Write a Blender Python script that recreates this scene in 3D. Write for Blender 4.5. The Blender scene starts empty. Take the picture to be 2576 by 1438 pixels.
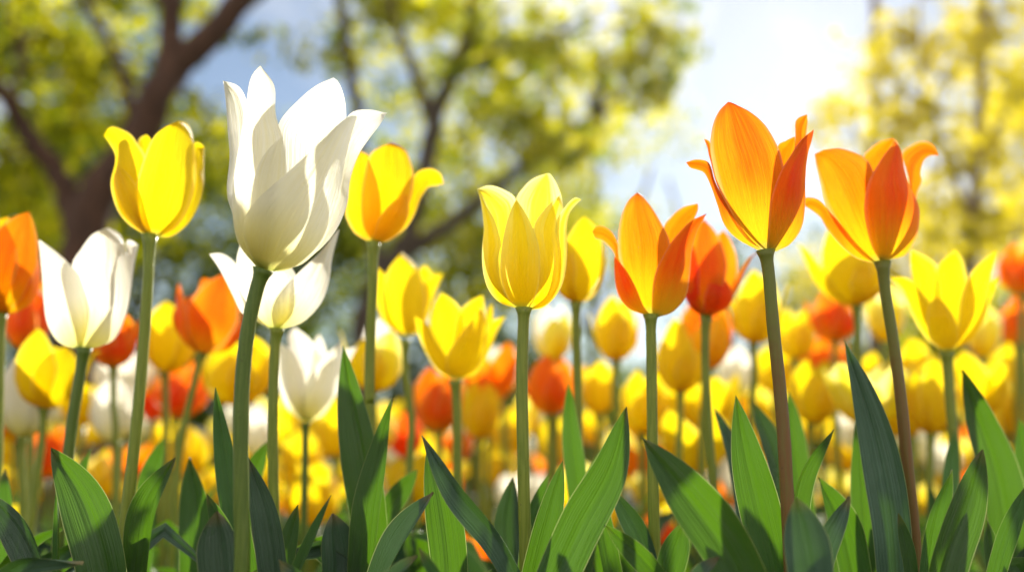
import bpy, math, random
from mathutils import Vector, Matrix
R = math.radians
rnd = random.Random(11)
sc = bpy.context.scene
C = sc.collection

# ------------------------------------------------------------------ camera
HC = 0.33
LENS = 35.0
W_D = 2576.0                      # measurements below were read on a 2576 x 1438 view of the photograph
F = LENS / 36.0 * W_D
PITCH = math.atan((1200 - 719) / F)
cam = bpy.data.objects.new('camera', bpy.data.cameras.new('camera'))
C.objects.link(cam); sc.camera = cam
cam.location = (0, 0, HC); cam.rotation_euler = (R(90) + PITCH, 0, 0)
cam.data.lens = LENS; cam.data.sensor_width = 36
cam.data.clip_start = 0.02; cam.data.clip_end = 3000
cam.data.dof.use_dof = True
cam.data.dof.focus_distance = 0.475
cam.data.dof.aperture_fstop = 4.0
cam.data.dof.aperture_blades = 0

def ray(x, y):
    a = (719 - y) / F; b = (x - W_D / 2) / F
    return Vector((b, math.cos(PITCH) - a * math.sin(PITCH), math.sin(PITCH) + a * math.cos(PITCH)))
def P(x, y, d):
    r = ray(x, y)
    return Vector((0, 0, HC)) + r * (d / r.y)
def S(d):                          # metres per measured unit at distance d
    return d / F

# ------------------------------------------------------------------ light
sd = ray(1990, 20).normalized()
SUN_EL = math.asin(sd.z); SUN_AZ = math.atan2(sd.x, sd.y)      # azimuth clockwise from +Y
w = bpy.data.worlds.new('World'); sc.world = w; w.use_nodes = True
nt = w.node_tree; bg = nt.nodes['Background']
sky = nt.nodes.new('ShaderNodeTexSky'); sky.sky_type = 'NISHITA'; sky.sun_disc = False
sky.sun_elevation = SUN_EL; sky.sun_rotation = SUN_AZ
sky.air_density = 1.0; sky.dust_density = 0.16; sky.ozone_density = 1.2
# thin bright cloud over the blue, thickened unseen behind the viewer as added fill light
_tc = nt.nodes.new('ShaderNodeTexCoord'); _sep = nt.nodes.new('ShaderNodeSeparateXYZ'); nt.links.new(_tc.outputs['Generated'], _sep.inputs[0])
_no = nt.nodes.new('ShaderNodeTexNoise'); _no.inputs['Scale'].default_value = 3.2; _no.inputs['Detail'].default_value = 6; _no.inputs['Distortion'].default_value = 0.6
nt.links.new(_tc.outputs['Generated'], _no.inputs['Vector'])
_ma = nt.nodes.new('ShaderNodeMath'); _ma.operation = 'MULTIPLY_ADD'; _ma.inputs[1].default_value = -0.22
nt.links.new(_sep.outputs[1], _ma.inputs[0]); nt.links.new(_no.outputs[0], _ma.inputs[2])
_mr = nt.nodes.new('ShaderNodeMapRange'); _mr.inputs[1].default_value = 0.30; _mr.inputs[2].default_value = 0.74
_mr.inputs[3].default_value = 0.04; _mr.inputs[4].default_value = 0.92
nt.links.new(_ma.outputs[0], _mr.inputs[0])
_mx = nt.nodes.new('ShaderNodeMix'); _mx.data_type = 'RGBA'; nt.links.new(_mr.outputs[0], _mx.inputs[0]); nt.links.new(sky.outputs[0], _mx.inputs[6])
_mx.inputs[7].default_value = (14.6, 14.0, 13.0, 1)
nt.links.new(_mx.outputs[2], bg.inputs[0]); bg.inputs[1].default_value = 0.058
sun = bpy.data.objects.new('sun', bpy.data.lights.new('sun', 'SUN')); C.objects.link(sun)
sun.data.energy = 4.4; sun.data.angle = R(1.2); sun.data.color = (1.0, 0.94, 0.84)
sun.rotation_euler = (-sd).to_track_quat('-Z', 'Y').to_euler()
sc.view_settings.view_transform = 'Standard'; sc.view_settings.look = 'None'
sc.view_settings.gamma = 1.0; sc.view_settings.exposure = 1.0
sc.render.engine = 'CYCLES'
sc.cycles.use_denoising = True
sc.cycles.max_bounces = 10; sc.cycles.diffuse_bounces = 6; sc.cycles.transmission_bounces = 8
sc.cycles.sample_clamp_indirect = 6.0

# ------------------------------------------------------------------ materials
class NT:
    def __init__(self, name):
        self.m = bpy.data.materials.new(name); self.m.use_nodes = True
        self.t = self.m.node_tree; self.t.nodes.clear()
        self.out = self.t.nodes.new('ShaderNodeOutputMaterial')
    def n(self, typ, **kw):
        nd = self.t.nodes.new(typ)
        for k, v in kw.items(): setattr(nd, k, v)
        return nd
    def put(self, sock, v):
        if isinstance(v, bpy.types.NodeSocket): self.t.links.new(v, sock)
        elif v is not None:
            if hasattr(sock.default_value, '__len__') and not isinstance(v, (int, float)) and len(v) == 3 and len(sock.default_value) == 4: v = (*v, 1)
            sock.default_value = v
    def math(self, op, a, b=None, c=None, clamp=False):
        nd = self.n('ShaderNodeMath', operation=op, use_clamp=clamp)
        self.put(nd.inputs[0], a); self.put(nd.inputs[1], b); self.put(nd.inputs[2], c)
        return nd.outputs[0]
    def mix(self, f, a, b):
        nd = self.n('ShaderNodeMix', data_type='RGBA')
        self.put(nd.inputs[0], f); self.put(nd.inputs[6], a); self.put(nd.inputs[7], b)
        return nd.outputs[2]
    def rng(self, v, a, b, c=0.0, d=1.0):
        nd = self.n('ShaderNodeMapRange', interpolation_type='SMOOTHSTEP')
        self.put(nd.inputs[0], v); self.put(nd.inputs[1], a); self.put(nd.inputs[2], b); self.put(nd.inputs[3], c); self.put(nd.inputs[4], d)
        return nd.outputs[0]
    def noise(self, vec, scale, detail=3, rough=0.5):
        nd = self.n('ShaderNodeTexNoise'); self.put(nd.inputs['Vector'], vec)
        nd.inputs['Scale'].default_value = scale; nd.inputs['Detail'].default_value = detail; nd.inputs['Roughness'].default_value = rough
        return nd.outputs[0]
    def vmul(self, v, s, add=None):
        nd = self.n('ShaderNodeVectorMath', operation='MULTIPLY_ADD')
        self.put(nd.inputs[0], v); nd.inputs[1].default_value = s
        if add is not None: self.put(nd.inputs[2], add)
        return nd.outputs[0]
    def bump(self, h, strength, dist):
        nd = self.n('ShaderNodeBump'); self.put(nd.inputs['Height'], h)
        nd.inputs['Strength'].default_value = strength; nd.inputs['Distance'].default_value = dist
        return nd.outputs[0]
    def thin(self, col, tcol, trans, rough, spec, normal=None, coat=0.0, sheen=0.0):
        p = self.n('ShaderNodeBsdfPrincipled')
        self.put(p.inputs['Base Color'], col); self.put(p.inputs['Roughness'], rough)
        p.inputs['Specular IOR Level'].default_value = spec
        p.inputs['Sheen Weight'].default_value = sheen
        t = self.n('ShaderNodeBsdfTranslucent'); self.put(t.inputs[0], tcol)
        if normal is not None:
            self.t.links.new(normal, p.inputs['Normal']); self.t.links.new(normal, t.inputs['Normal'])
        mx = self.n('ShaderNodeMixShader'); self.put(mx.inputs[0], trans)
        self.t.links.new(p.outputs[0], mx.inputs[1]); self.t.links.new(t.outputs[0], mx.inputs[2])
        self.t.links.new(mx.outputs[0], self.out.inputs[0])

def petal_mat(name, body, edge, base, tbody, tedge, tbase, flame, trans=0.72, baselen=0.32):
    g = NT(name)
    uv = g.n('ShaderNodeUVMap').outputs[0]
    oi = g.n('ShaderNodeObjectInfo').outputs['Random']
    cmb = g.n('ShaderNodeCombineXYZ'); g.put(cmb.inputs[0], g.math('MULTIPLY', oi, 37.0)); g.put(cmb.inputs[1], g.math('MULTIPLY', oi, 11.0)); g.put(cmb.inputs[2], 0.0)
    sep = g.n('ShaderNodeSeparateXYZ'); g.put(sep.inputs[0], uv)
    u, v = sep.outputs[0], sep.outputs[1]
    au = g.math('MULTIPLY', g.math('ABSOLUTE', g.math('SUBTRACT', u, 0.5)), 2.0)
    fan = g.n('ShaderNodeCombineXYZ'); g.put(fan.inputs[0], g.math('MULTIPLY', u, 26.0)); g.put(fan.inputs[1], g.math('MULTIPLY', v, 1.3)); g.put(fan.inputs[2], g.math('MULTIPLY', oi, 31.0))
    fine = g.noise(fan.outputs[0], 1.6, 4, 0.6)
    fan2 = g.n('ShaderNodeCombineXYZ'); g.put(fan2.inputs[0], g.math('MULTIPLY', u, 5.0)); g.put(fan2.inputs[1], g.math('MULTIPLY', v, 1.6)); g.put(fan2.inputs[2], g.math('MULTIPLY', oi, 17.0))
    broad = g.noise(fan2.outputs[0], 1.0, 3, 0.55)
    # flame along the middle of the petal: 1 in the middle, 0 at the rim, broken by streaks
    f = g.math('SUBTRACT', 1.0, au)
    f = g.math('ADD', f, g.math('MULTIPLY', g.math('SUBTRACT', broad, 0.5), 1.3))
    f = g.math('ADD', f, g.math('MULTIPLY', g.math('SUBTRACT', fine, 0.5), 1.5))
    f = g.math('MULTIPLY', g.rng(f, 0.1, 0.85), flame)
    b = g.math('ADD', v, g.math('MULTIPLY', g.math('SUBTRACT', fine, 0.5), 0.25))
    b = g.math('SUBTRACT', b, g.math('MULTIPLY', g.math('SUBTRACT', 1.0, au), 0.06))
    b = g.rng(b, 0.02, baselen, 1.0, 0.0)
    def col(cb, ce, cs):
        c = g.mix(f, ce, cb); c = g.mix(b, c, cs)
        c = g.mix(g.rng(fine, 0.35, 0.75, 0.0, 0.26), c, cs)
        c = g.mix(g.rng(v, 0.0, 0.09, 0.75, 0.0), c, (0.42, 0.50, 0.08))
        return g.mix(g.rng(au, 0.86, 1.0, 0.0, 0.35), c, tuple(0.45 * x + 0.55 * y for x, y in zip(ce, (0.97, 0.92, 0.72))))
    hs = g.n('ShaderNodeHueSaturation'); g.put(hs.inputs['Color'], col(body, edge, base)); g.put(hs.inputs['Hue'], g.rng(oi, 0.0, 1.0, 0.492, 0.508)); g.put(hs.inputs['Value'], g.rng(oi, 0, 1, 0.9, 1.05))
    nrm = g.bump(g.math('ADD', fine, g.math('MULTIPLY', broad, 0.8)), 0.8, 0.002)
    g.thin(hs.outputs[0], col(tbody, tedge, tbase), trans, 0.42, 0.35, nrm, sheen=0.05)
    return g.m

PET = {
 'yellow': petal_mat('yellow_petal', (0.90,0.56,0.008), (0.92,0.64,0.015), (0.76,0.46,0.01), (0.985,0.75,0.003), (0.985,0.80,0.01), (0.92,0.66,0.005), 0.7),
 'lemon':  petal_mat('lemon_petal', (0.94,0.74,0.015), (0.94,0.86,0.26), (0.92,0.60,0.006), (0.99,0.84,0.008), (0.99,0.93,0.32), (0.98,0.72,0.003), 0.9, 0.76, 0.75),
 'white':  petal_mat('white_petal', (0.83,0.80,0.66), (0.87,0.86,0.79), (0.76,0.68,0.20), (0.975,0.94,0.78), (0.98,0.96,0.88), (0.90,0.82,0.26), 0.85, 0.68, 0.42),
 'orange': petal_mat('orange_petal', (0.88,0.10,0.004), (0.90,0.27,0.008), (0.80,0.46,0.015), (0.96,0.105,0.002), (0.97,0.29,0.004), (0.90,0.56,0.01), 0.95, 0.70, 0.50),
 'amber':  petal_mat('amber_petal', (0.88,0.17,0.005), (0.90,0.28,0.010), (0.80,0.40,0.01), (0.96,0.19,0.002), (0.97,0.33,0.005), (0.90,0.54,0.006), 0.95, 0.72, 0.5),
 'gold':   petal_mat('gold_petal', (0.88,0.44,0.006), (0.90,0.50,0.010), (0.75,0.38,0.01), (0.96,0.56,0.002), (0.97,0.66,0.005), (0.80,0.46,0.006), 0.95),
 'red':    petal_mat('red_petal', (0.82,0.065,0.006), (0.85,0.13,0.01), (0.78,0.26,0.01), (0.94,0.075,0.002), (0.95,0.14,0.004), (0.88,0.32,0.01), 0.9),
}

def leaf_mat(name, c1, c2, t1, trans, rough=0.4):
    g = NT(name)
    uv = g.n('ShaderNodeUVMap').outputs[0]
    oi = g.n('ShaderNodeObjectInfo').outputs['Random']
    sep = g.n('ShaderNodeSeparateXYZ'); g.put(sep.inputs[0], uv); u, v = sep.outputs[0], sep.outputs[1]
    au = g.math('MULTIPLY', g.math('ABSOLUTE', g.math('SUBTRACT', u, 0.5)), 2.0)
    cb = g.n('ShaderNodeCombineXYZ'); g.put(cb.inputs[0], g.math('MULTIPLY', u, 30.0)); g.put(cb.inputs[1], g.math('MULTIPLY', v, 2.0)); g.put(cb.inputs[2], g.math('MULTIPLY', oi, 50.0))
    vein = g.noise(cb.outputs[0], 1.0, 3, 0.6)
    geo = g.n('ShaderNodeNewGeometry').outputs['Position']
    blotch = g.noise(geo, 30.0, 4, 0.6)
    f = g.rng(g.math('ADD', g.math('MULTIPLY', vein, 0.55), g.math('MULTIPLY', blotch, 0.45)), 0.35, 0.65)
    c = g.mix(f, c1, c2)
    c = g.mix(g.rng(g.math('ADD', vein, g.math('MULTIPLY', g.math('SUBTRACT', blotch, 0.5), 0.7)), 0.54, 0.80, 0.0, 0.4), c, tuple(x * 1.8 for x in c2))
    c = g.mix(g.rng(au, 0.955, 1.0, 0.0, 0.6), c, (0.42, 0.46, 0.16))
    c = g.mix(g.rng(v, 0.975, 1.0, 0.0, 0.8), c, (0.30, 0.22, 0.08))
    hs = g.n('ShaderNodeHueSaturation'); g.put(hs.inputs['Color'], c); g.put(hs.inputs['Value'], g.rng(oi, 0, 1, 0.75, 1.25)); g.put(hs.inputs['Hue'], g.rng(oi, 0, 1, 0.485, 0.51))
    tc = g.mix(g.rng(vein, 0.3, 0.7), t1, tuple(x * 0.78 for x in t1))
    tc = g.mix(g.rng(au, 0.95, 1.0, 0.0, 0.7), tc, (0.75, 0.80, 0.35))
    nrm = g.bump(g.math('ADD', vein, g.math('MULTIPLY', blotch, 0.6)), 0.8, 0.0012)
    g.thin(hs.outputs[0], tc, trans, g.rng(blotch, 0.3, 0.7, rough - 0.10, rough + 0.08), 0.6, nrm)
    return g.m
LEAF = leaf_mat('tulip_leaf_green', (0.026,0.075,0.020), (0.048,0.115,0.032), (0.12,0.29,0.006), 0.38)
LEAF_BLUE = leaf_mat('tulip_leaf_glaucous', (0.040,0.085,0.052), (0.070,0.128,0.085), (0.06,0.15,0.008), 0.24, 0.36)

def stem_mat(name, c1, c2, top=None):
    g = NT(name)
    tc = g.n('ShaderNodeTexCoord').outputs['Object']
    n1 = g.noise(g.vmul(tc, (1, 1, 0.06)), 900.0, 2); n2 = g.noise(tc, 260.0, 3)
    spots = g.rng(g.noise(tc, 700.0, 1), 0.70, 0.76)
    c = g.mix(g.rng(n1, 0.3, 0.7), c1, c2)
    if top:
        sz = g.n('ShaderNodeSeparateXYZ'); g.put(sz.inputs[0], tc)
        c = g.mix(g.rng(g.math('ADD', sz.outputs[2], g.math('MULTIPLY', n2, 0.03)), 0.375, 0.435), c, top)
    c = g.mix(g.math('MULTIPLY', spots, 0.45), c, (0.05, 0.03, 0.012))
    p = g.n('ShaderNodeBsdfPrincipled'); g.put(p.inputs['Base Color'], c); p.inputs['Roughness'].default_value = 0.42
    p.inputs['Subsurface Weight'].default_value = 0.25; p.inputs['Subsurface Radius'].default_value = (0.6, 1.0, 0.15); p.inputs['Subsurface Scale'].default_value = 0.003
    p.inputs['Specular IOR Level'].default_value = 0.3
    g.t.links.new(g.bump(g.math('ADD', n1, n2), 0.3, 0.0004), p.inputs['Normal'])
    g.t.links.new(p.outputs[0], g.out.inputs[0])
    return g.m
STEM = {'green': stem_mat('stem_green', (0.15,0.19,0.018), (0.22,0.25,0.03)),
        'dark': stem_mat('stem_dark_green', (0.075,0.12,0.012), (0.11,0.155,0.02)),
        'bronze': stem_mat('stem_bronze', (0.17,0.075,0.020), (0.15,0.10,0.020), (0.14,0.15,0.02))}

def tree_leaf_mat(name, c, t, c2, t2, trans=0.6):
    g = NT(name)
    pos = g.n('ShaderNodeNewGeometry')
    f = g.math('ADD', g.math('MULTIPLY', pos.outputs['Random Per Island'], 0.5), g.math('MULTIPLY', g.noise(pos.outputs['Position'], 1.7, 2), 1.3))
    f = g.rng(f, 0.66, 1.12)
    g.thin(g.mix(f, c, c2), g.mix(f, t, t2), trans, 0.6, 0.12)
    return g.m
TL = {
 'dark': tree_leaf_mat('dark_tree_leaf', (0.018,0.040,0.008), (0.06,0.12,0.01), (0.10,0.14,0.01), (0.46,0.48,0.01)),
 'mid':  tree_leaf_mat('fresh_tree_leaf', (0.035,0.06,0.006), (0.26,0.34,0.008), (0.20,0.20,0.010), (0.92,0.84,0.012)),
 'gold': tree_leaf_mat('golden_tree_leaf', (0.22,0.19,0.015), (0.80,0.66,0.02), (0.34,0.27,0.015), (0.98,0.82,0.03)),
 'shrub': tree_leaf_mat('shrub_leaf', (0.022,0.045,0.010), (0.07,0.13,0.012), (0.06,0.09,0.012), (0.26,0.33,0.012)),
}
def bark(name, a, b):
    g = NT(name); tc = g.n('ShaderNodeTexCoord').outputs['Object']
    n = g.noise(g.vmul(tc, (1, 1, 0.25)), 14.0, 6, 0.65)
    p = g.n('ShaderNodeBsdfPrincipled'); g.put(p.inputs['Base Color'], g.mix(g.rng(n, 0.3, 0.7), a, b)); p.inputs['Roughness'].default_value = 0.85
    g.t.links.new(g.bump(n, 0.8, 0.03), p.inputs['Normal']); g.t.links.new(p.outputs[0], g.out.inputs[0]); return g.m
BARK = {'brown': bark('reddish_bark', (0.045,0.019,0.009), (0.10,0.042,0.020)), 'dark': bark('dark_bark', (0.045,0.03,0.02), (0.09,0.06,0.04)),
        'tan': bark('tan_bark', (0.16,0.10,0.06), (0.26,0.18,0.11))}

def haze(dens):
    g = NT('haze'); v = g.n('ShaderNodeVolumePrincipled'); v.inputs['Color'].default_value = (0.95, 0.93, 0.88, 1); v.inputs['Density'].default_value = dens; v.inputs['Anisotropy'].default_value = 0.75
    g.t.links.new(v.outputs[0], g.out.inputs['Volume'])
    x0, x1, y0, y1, z0, z1 = -45, 45, -6, 45, -1, 16
    vs = [(x, y, z) for z in (z0, z1) for y in (y0, y1) for x in (x0, x1)]
    fs = [(0, 2, 3, 1), (4, 5, 7, 6), (0, 1, 5, 4), (2, 6, 7, 3), (0, 4, 6, 2), (1, 3, 7, 5)]
    me = bpy.data.meshes.new('haze'); me.from_pydata(vs, [], fs); me.materials.append(g.m); o = bpy.data.objects.new('haze', me); C.objects.link(o); o['kind'] = 'stuff'
haze(0.0003)
# ------------------------------------------------------------------ mesh helpers
def mesh_obj(name, verts, faces, mat, parent=None, uvs=None, origin=Vector((0,0,0)), smooth=True):
    me = bpy.data.meshes.new(name)
    me.from_pydata([tuple(Vector(v) - origin) for v in verts], [], faces)
    if uvs:
        l = me.uv_layers.new(name='UVMap')
        for lp in me.loops: l.data[lp.index].uv = uvs[lp.vertex_index]
    if smooth: me.polygons.foreach_set('use_smooth', [True] * len(me.polygons))
    me.materials.append(mat); me.update()
    o = bpy.data.objects.new(name, me); C.objects.link(o); o.parent = parent
    return o
def empty(name, loc, label, cat, group=None):
    o = bpy.data.objects.new(name, None); C.objects.link(o); o.location = loc
    o.empty_display_size = 0.02
    o['label'] = label; o['category'] = cat
    if group: o['group'] = group
    return o
def catmull(pts, n):
    pts = [Vector(p) for p in pts]
    p = [pts[0] * 2 - pts[1]] + pts + [pts[-1] * 2 - pts[-2]]
    out = []; k = len(pts) - 1
    for i in range(n + 1):
        t = i / n * k; s = min(int(t), k - 1); t -= s
        a, b, c, d = p[s:s + 4]
        out.append(0.5 * ((2 * b) + (c - a) * t + (2 * a - 5 * b + 4 * c - d) * t * t + (3 * b - a - 3 * c + d) * t ** 3))
    return out
def bezier(cp, n):
    out = []
    for i in range(n + 1):
        t = i / n; q = list(cp)
        while len(q) > 1: q = [q[j].lerp(q[j + 1], t) for j in range(len(q) - 1)]
        out.append(q[0])
    return out
def resample(pts, n):
    L = [0]
    for a, b in zip(pts, pts[1:]): L.append(L[-1] + (b - a).length)
    out = []; j = 0
    for i in range(n + 1):
        s = L[-1] * i / n
        while j < len(L) - 2 and L[j + 1] < s: j += 1
        f = (s - L[j]) / max(1e-9, L[j + 1] - L[j]); out.append(pts[j].lerp(pts[j + 1], min(1, f)))
    return out
def tube(pts, rads, seg=12, cap=True, squash=1.0):
    vs, fs = [], []; n = len(pts)
    t0 = (pts[1] - pts[0]).normalized(); ref = Vector((0, 1, 0)) if abs(t0.y) < 0.9 else Vector((1, 0, 0))
    nx = ref.cross(t0).normalized()
    for i, p in enumerate(pts):
        t = (pts[min(i + 1, n - 1)] - pts[max(i - 1, 0)]).normalized()
        nx = (nx - t * nx.dot(t)).normalized(); ny = t.cross(nx)
        for k in range(seg):
            a = 2 * math.pi * k / seg
            vs.append(p + (nx * math.cos(a) + ny * math.sin(a) * squash) * rads[i])
    for i in range(n - 1):
        for k in range(seg):
            a, b = i * seg + k, i * seg + (k + 1) % seg
            fs.append((a, b, b + seg, a + seg))
    if cap: fs.append(tuple(range(seg))[::-1]); fs.append(tuple((n - 1) * seg + k for k in range(seg)))
    return vs, fs

# ------------------------------------------------------------------ tulip pieces
def petal_mesh(B, axis, az, Rb, H, T, Wd, curl, twist, nu, nv, r, belly=1.0, mid=0.6, tipw=2.6, rise=0.06):
    """one cupped petal: B base, T tip, az 0 faces the viewer, 90 the right, 180 the back."""
    rad = Vector((math.sin(az), -math.cos(az), 0))
    rad = (rad - axis * rad.dot(axis)).normalized()
    cp = [B, B + rad * Rb * 1.22 * belly * (1 - rise) + axis * rise * 0.7 * H, B + rad * Rb * 1.16 * belly + axis * H * mid]
    if curl:
        cp.append(T - rad * Rb * 0.75 * curl + axis * Rb * 0.45 * curl)
    cp.append(T)
    line = resample(bezier(cp, nv * 3), nv)
    side0 = axis.cross(rad).normalized()
    ph = r.random() * 6.28; ph2 = r.random() * 6.28
    vs, uv = [], []
    for i, p in enumerate(line):
        v = i / nv
        t = (line[min(i + 1, nv)] - line[max(i - 1, 0)]).normalized()
        s = (side0 - t * side0.dot(t)).normalized(); n = t.cross(s)
        if i == 0: sign = 1
        if n.dot(rad) < 0 and v < 0.5: n = -n
        elif v >= 0.5 and n.dot(lastn) < 0: n = -n
        lastn = n
        if twist:
            a = twist * v * v; s, n = s * math.cos(a) + n * math.sin(a), n * math.cos(a) - s * math.sin(a)
        shape = (min(1, v / 0.55) ** 0.62) * (max(0.0, 1 - max(0, (v - 0.30) / 0.70) ** tipw)) ** 0.85
        shape = 0.16 * (1 - v) + shape * 0.97
        w = max(Wd * shape, Wd * 0.012)
        rc = Rb * (0.30 + 0.75 * min(1, v / 0.4)) * (1 + 0.9 * v * v)
        for k in range(nu + 1):
            u = -1 + 2 * k / nu
            a = u * w / rc
            a = max(-1.35, min(1.35, a))
            ruf = Rb * 0.035 * abs(u) ** 3 * v * math.sin(7 * v + ph + u * 1.5) + Rb * 0.02 * v * math.sin(u * 4 + ph2)
            crease = -Rb * 0.035 * math.exp(-(u / 0.13) ** 2) * math.sin(math.pi * min(1, v * 1.1))
            vs.append(p + s * rc * math.sin(a) - n * rc * (1 - math.cos(a)) + n * (ruf + crease))
            uv.append((0.5 + 0.5 * u, v))
    fs = [(i * (nu + 1) + k, i * (nu + 1) + k + 1, (i + 1) * (nu + 1) + k + 1, (i + 1) * (nu + 1) + k) for i in range(nv) for k in range(nu)]
    return vs, fs, uv

def outline_petal(Lp, Rp, tr, d, Rb, dL, dR, bz, nu, nv, r, roll=0.0):
    """a petal between two rims (base to tip); dL and dR are the rims' depths and bz the bulge towards the viewer, in flower radii."""
    ox, oy, k = tr
    def rim(pts, dd):
        q = [((x / k + ox) / 1.0683, (y / k + oy) / 1.0683) for x, y in pts]
        q = [Vector((x, y, 0)) for x, y in q]
        q = resample(catmull(q, 80), nv)
        out = []
        for i, p in enumerate(q):
            v = i / nv
            out.append(P(p.x, p.y, d + Rb * dd * min(1, v / 0.6) ** 0.7 * (1 - 0.15 * v)))
        return out
    A, Bq = rim(Lp, dL), rim(Rp, dR)
    ph = r.random() * 6.28
    vs, uv = [], []
    for i in range(nv + 1):
        v = i / nv
        pr = min(1, v / 0.5) ** 0.6 * (1 - 0.3 * v) * min(1, (1 - v) / 0.12 + 0.0) ** 0.5 if v < 1 else 0
        w = (Bq[i] - A[i]).length
        for j in range(nu + 1):
            u = j / nu; x = 2 * u - 1
            b = (1 - x * x) ** 0.8 if abs(x) < 1 else 0
            crease = -0.045 * math.exp(-(x / 0.14) ** 2) * min(1, 2 * v)
            ruf = 0.05 * abs(x) ** 3 * v * math.sin(8 * v + ph + x * 2) + 0.02 * math.sin(5 * x + 6 * v + ph) * v
            sgn = 1 if bz >= 0 else -1
            amt = Rb * (bz * b * pr + sgn * (crease + ruf) * min(1, w / Rb))
            vs.append(A[i].lerp(Bq[i], u) + Vector((0, -1, 0)) * amt)
            uv.append((u, v))
    fs = [(i * (nu + 1) + j, i * (nu + 1) + j + 1, (i + 1) * (nu + 1) + j + 1, (i + 1) * (nu + 1) + j) for i in range(nv) for j in range(nu)]
    return vs, fs, uv

def leaf_mesh(pts, width, fold, twist, nu=6, nv=26, r=rnd, wpeak=0.45, curlv=0.0):
    """a long tulip leaf; pts run from the base to the tip; width is the widest half width in metres."""
    line = resample(catmull(resample(catmull(pts, 80), 13 if nv > 50 else 9), nv * 2), nv)
    vs, uv = [], []; ph = r.random() * 6
    for i, p in enumerate(line):
        v = i / nv
        t = (line[min(i + 1, nv)] - line[max(i - 1, 0)]).normalized()
        s = t.cross(Vector((0, 1, 0)))
        s = s.normalized(); n = s.cross(t).normalized()
        if n.y > 0: n = -n; s = -s
        a = twist[0] + (twist[1] - twist[0]) * v
        s, n = s * math.cos(a) + n * math.sin(a), n * math.cos(a) - s * math.sin(a)
        sh = (min(1, v / wpeak)) ** 0.5 if v < wpeak else (1 - ((v - wpeak) / (1 - wpeak)) ** 2.0) ** 0.92
        w = max(width * (0.22 * (1 - v) * (1 - v) + 0.98 * sh), width * 0.012)
        fo = fold * (1.3 - 0.6 * v)
        for k in range(nu + 1):
            u = -1 + 2 * k / nu
            au = abs(u)
            wav = 0.15 * width * au * au * math.sin(24 * v + ph + (1.6 if u > 0 else 0)) - 0.16 * width * math.exp(-(u / 0.16) ** 2) * (1 if v > 0.1 else 0)
            ang = fo * au
            x = math.copysign(math.sin(ang) / fo * w if fo > 1e-3 else au * w, u)
            z = (1 - math.cos(ang)) / fo * w if fo > 1e-3 else 0
            vs.append(p + s * x + n * (z + wav))
            uv.append((0.5 + 0.5 * u, v))
    fs = [(i * (nu + 1) + k, i * (nu + 1) + k + 1, (i + 1) * (nu + 1) + k + 1, (i + 1) * (nu + 1) + k) for i in range(nv) for k in range(nu)]
    return vs, fs, uv

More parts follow.
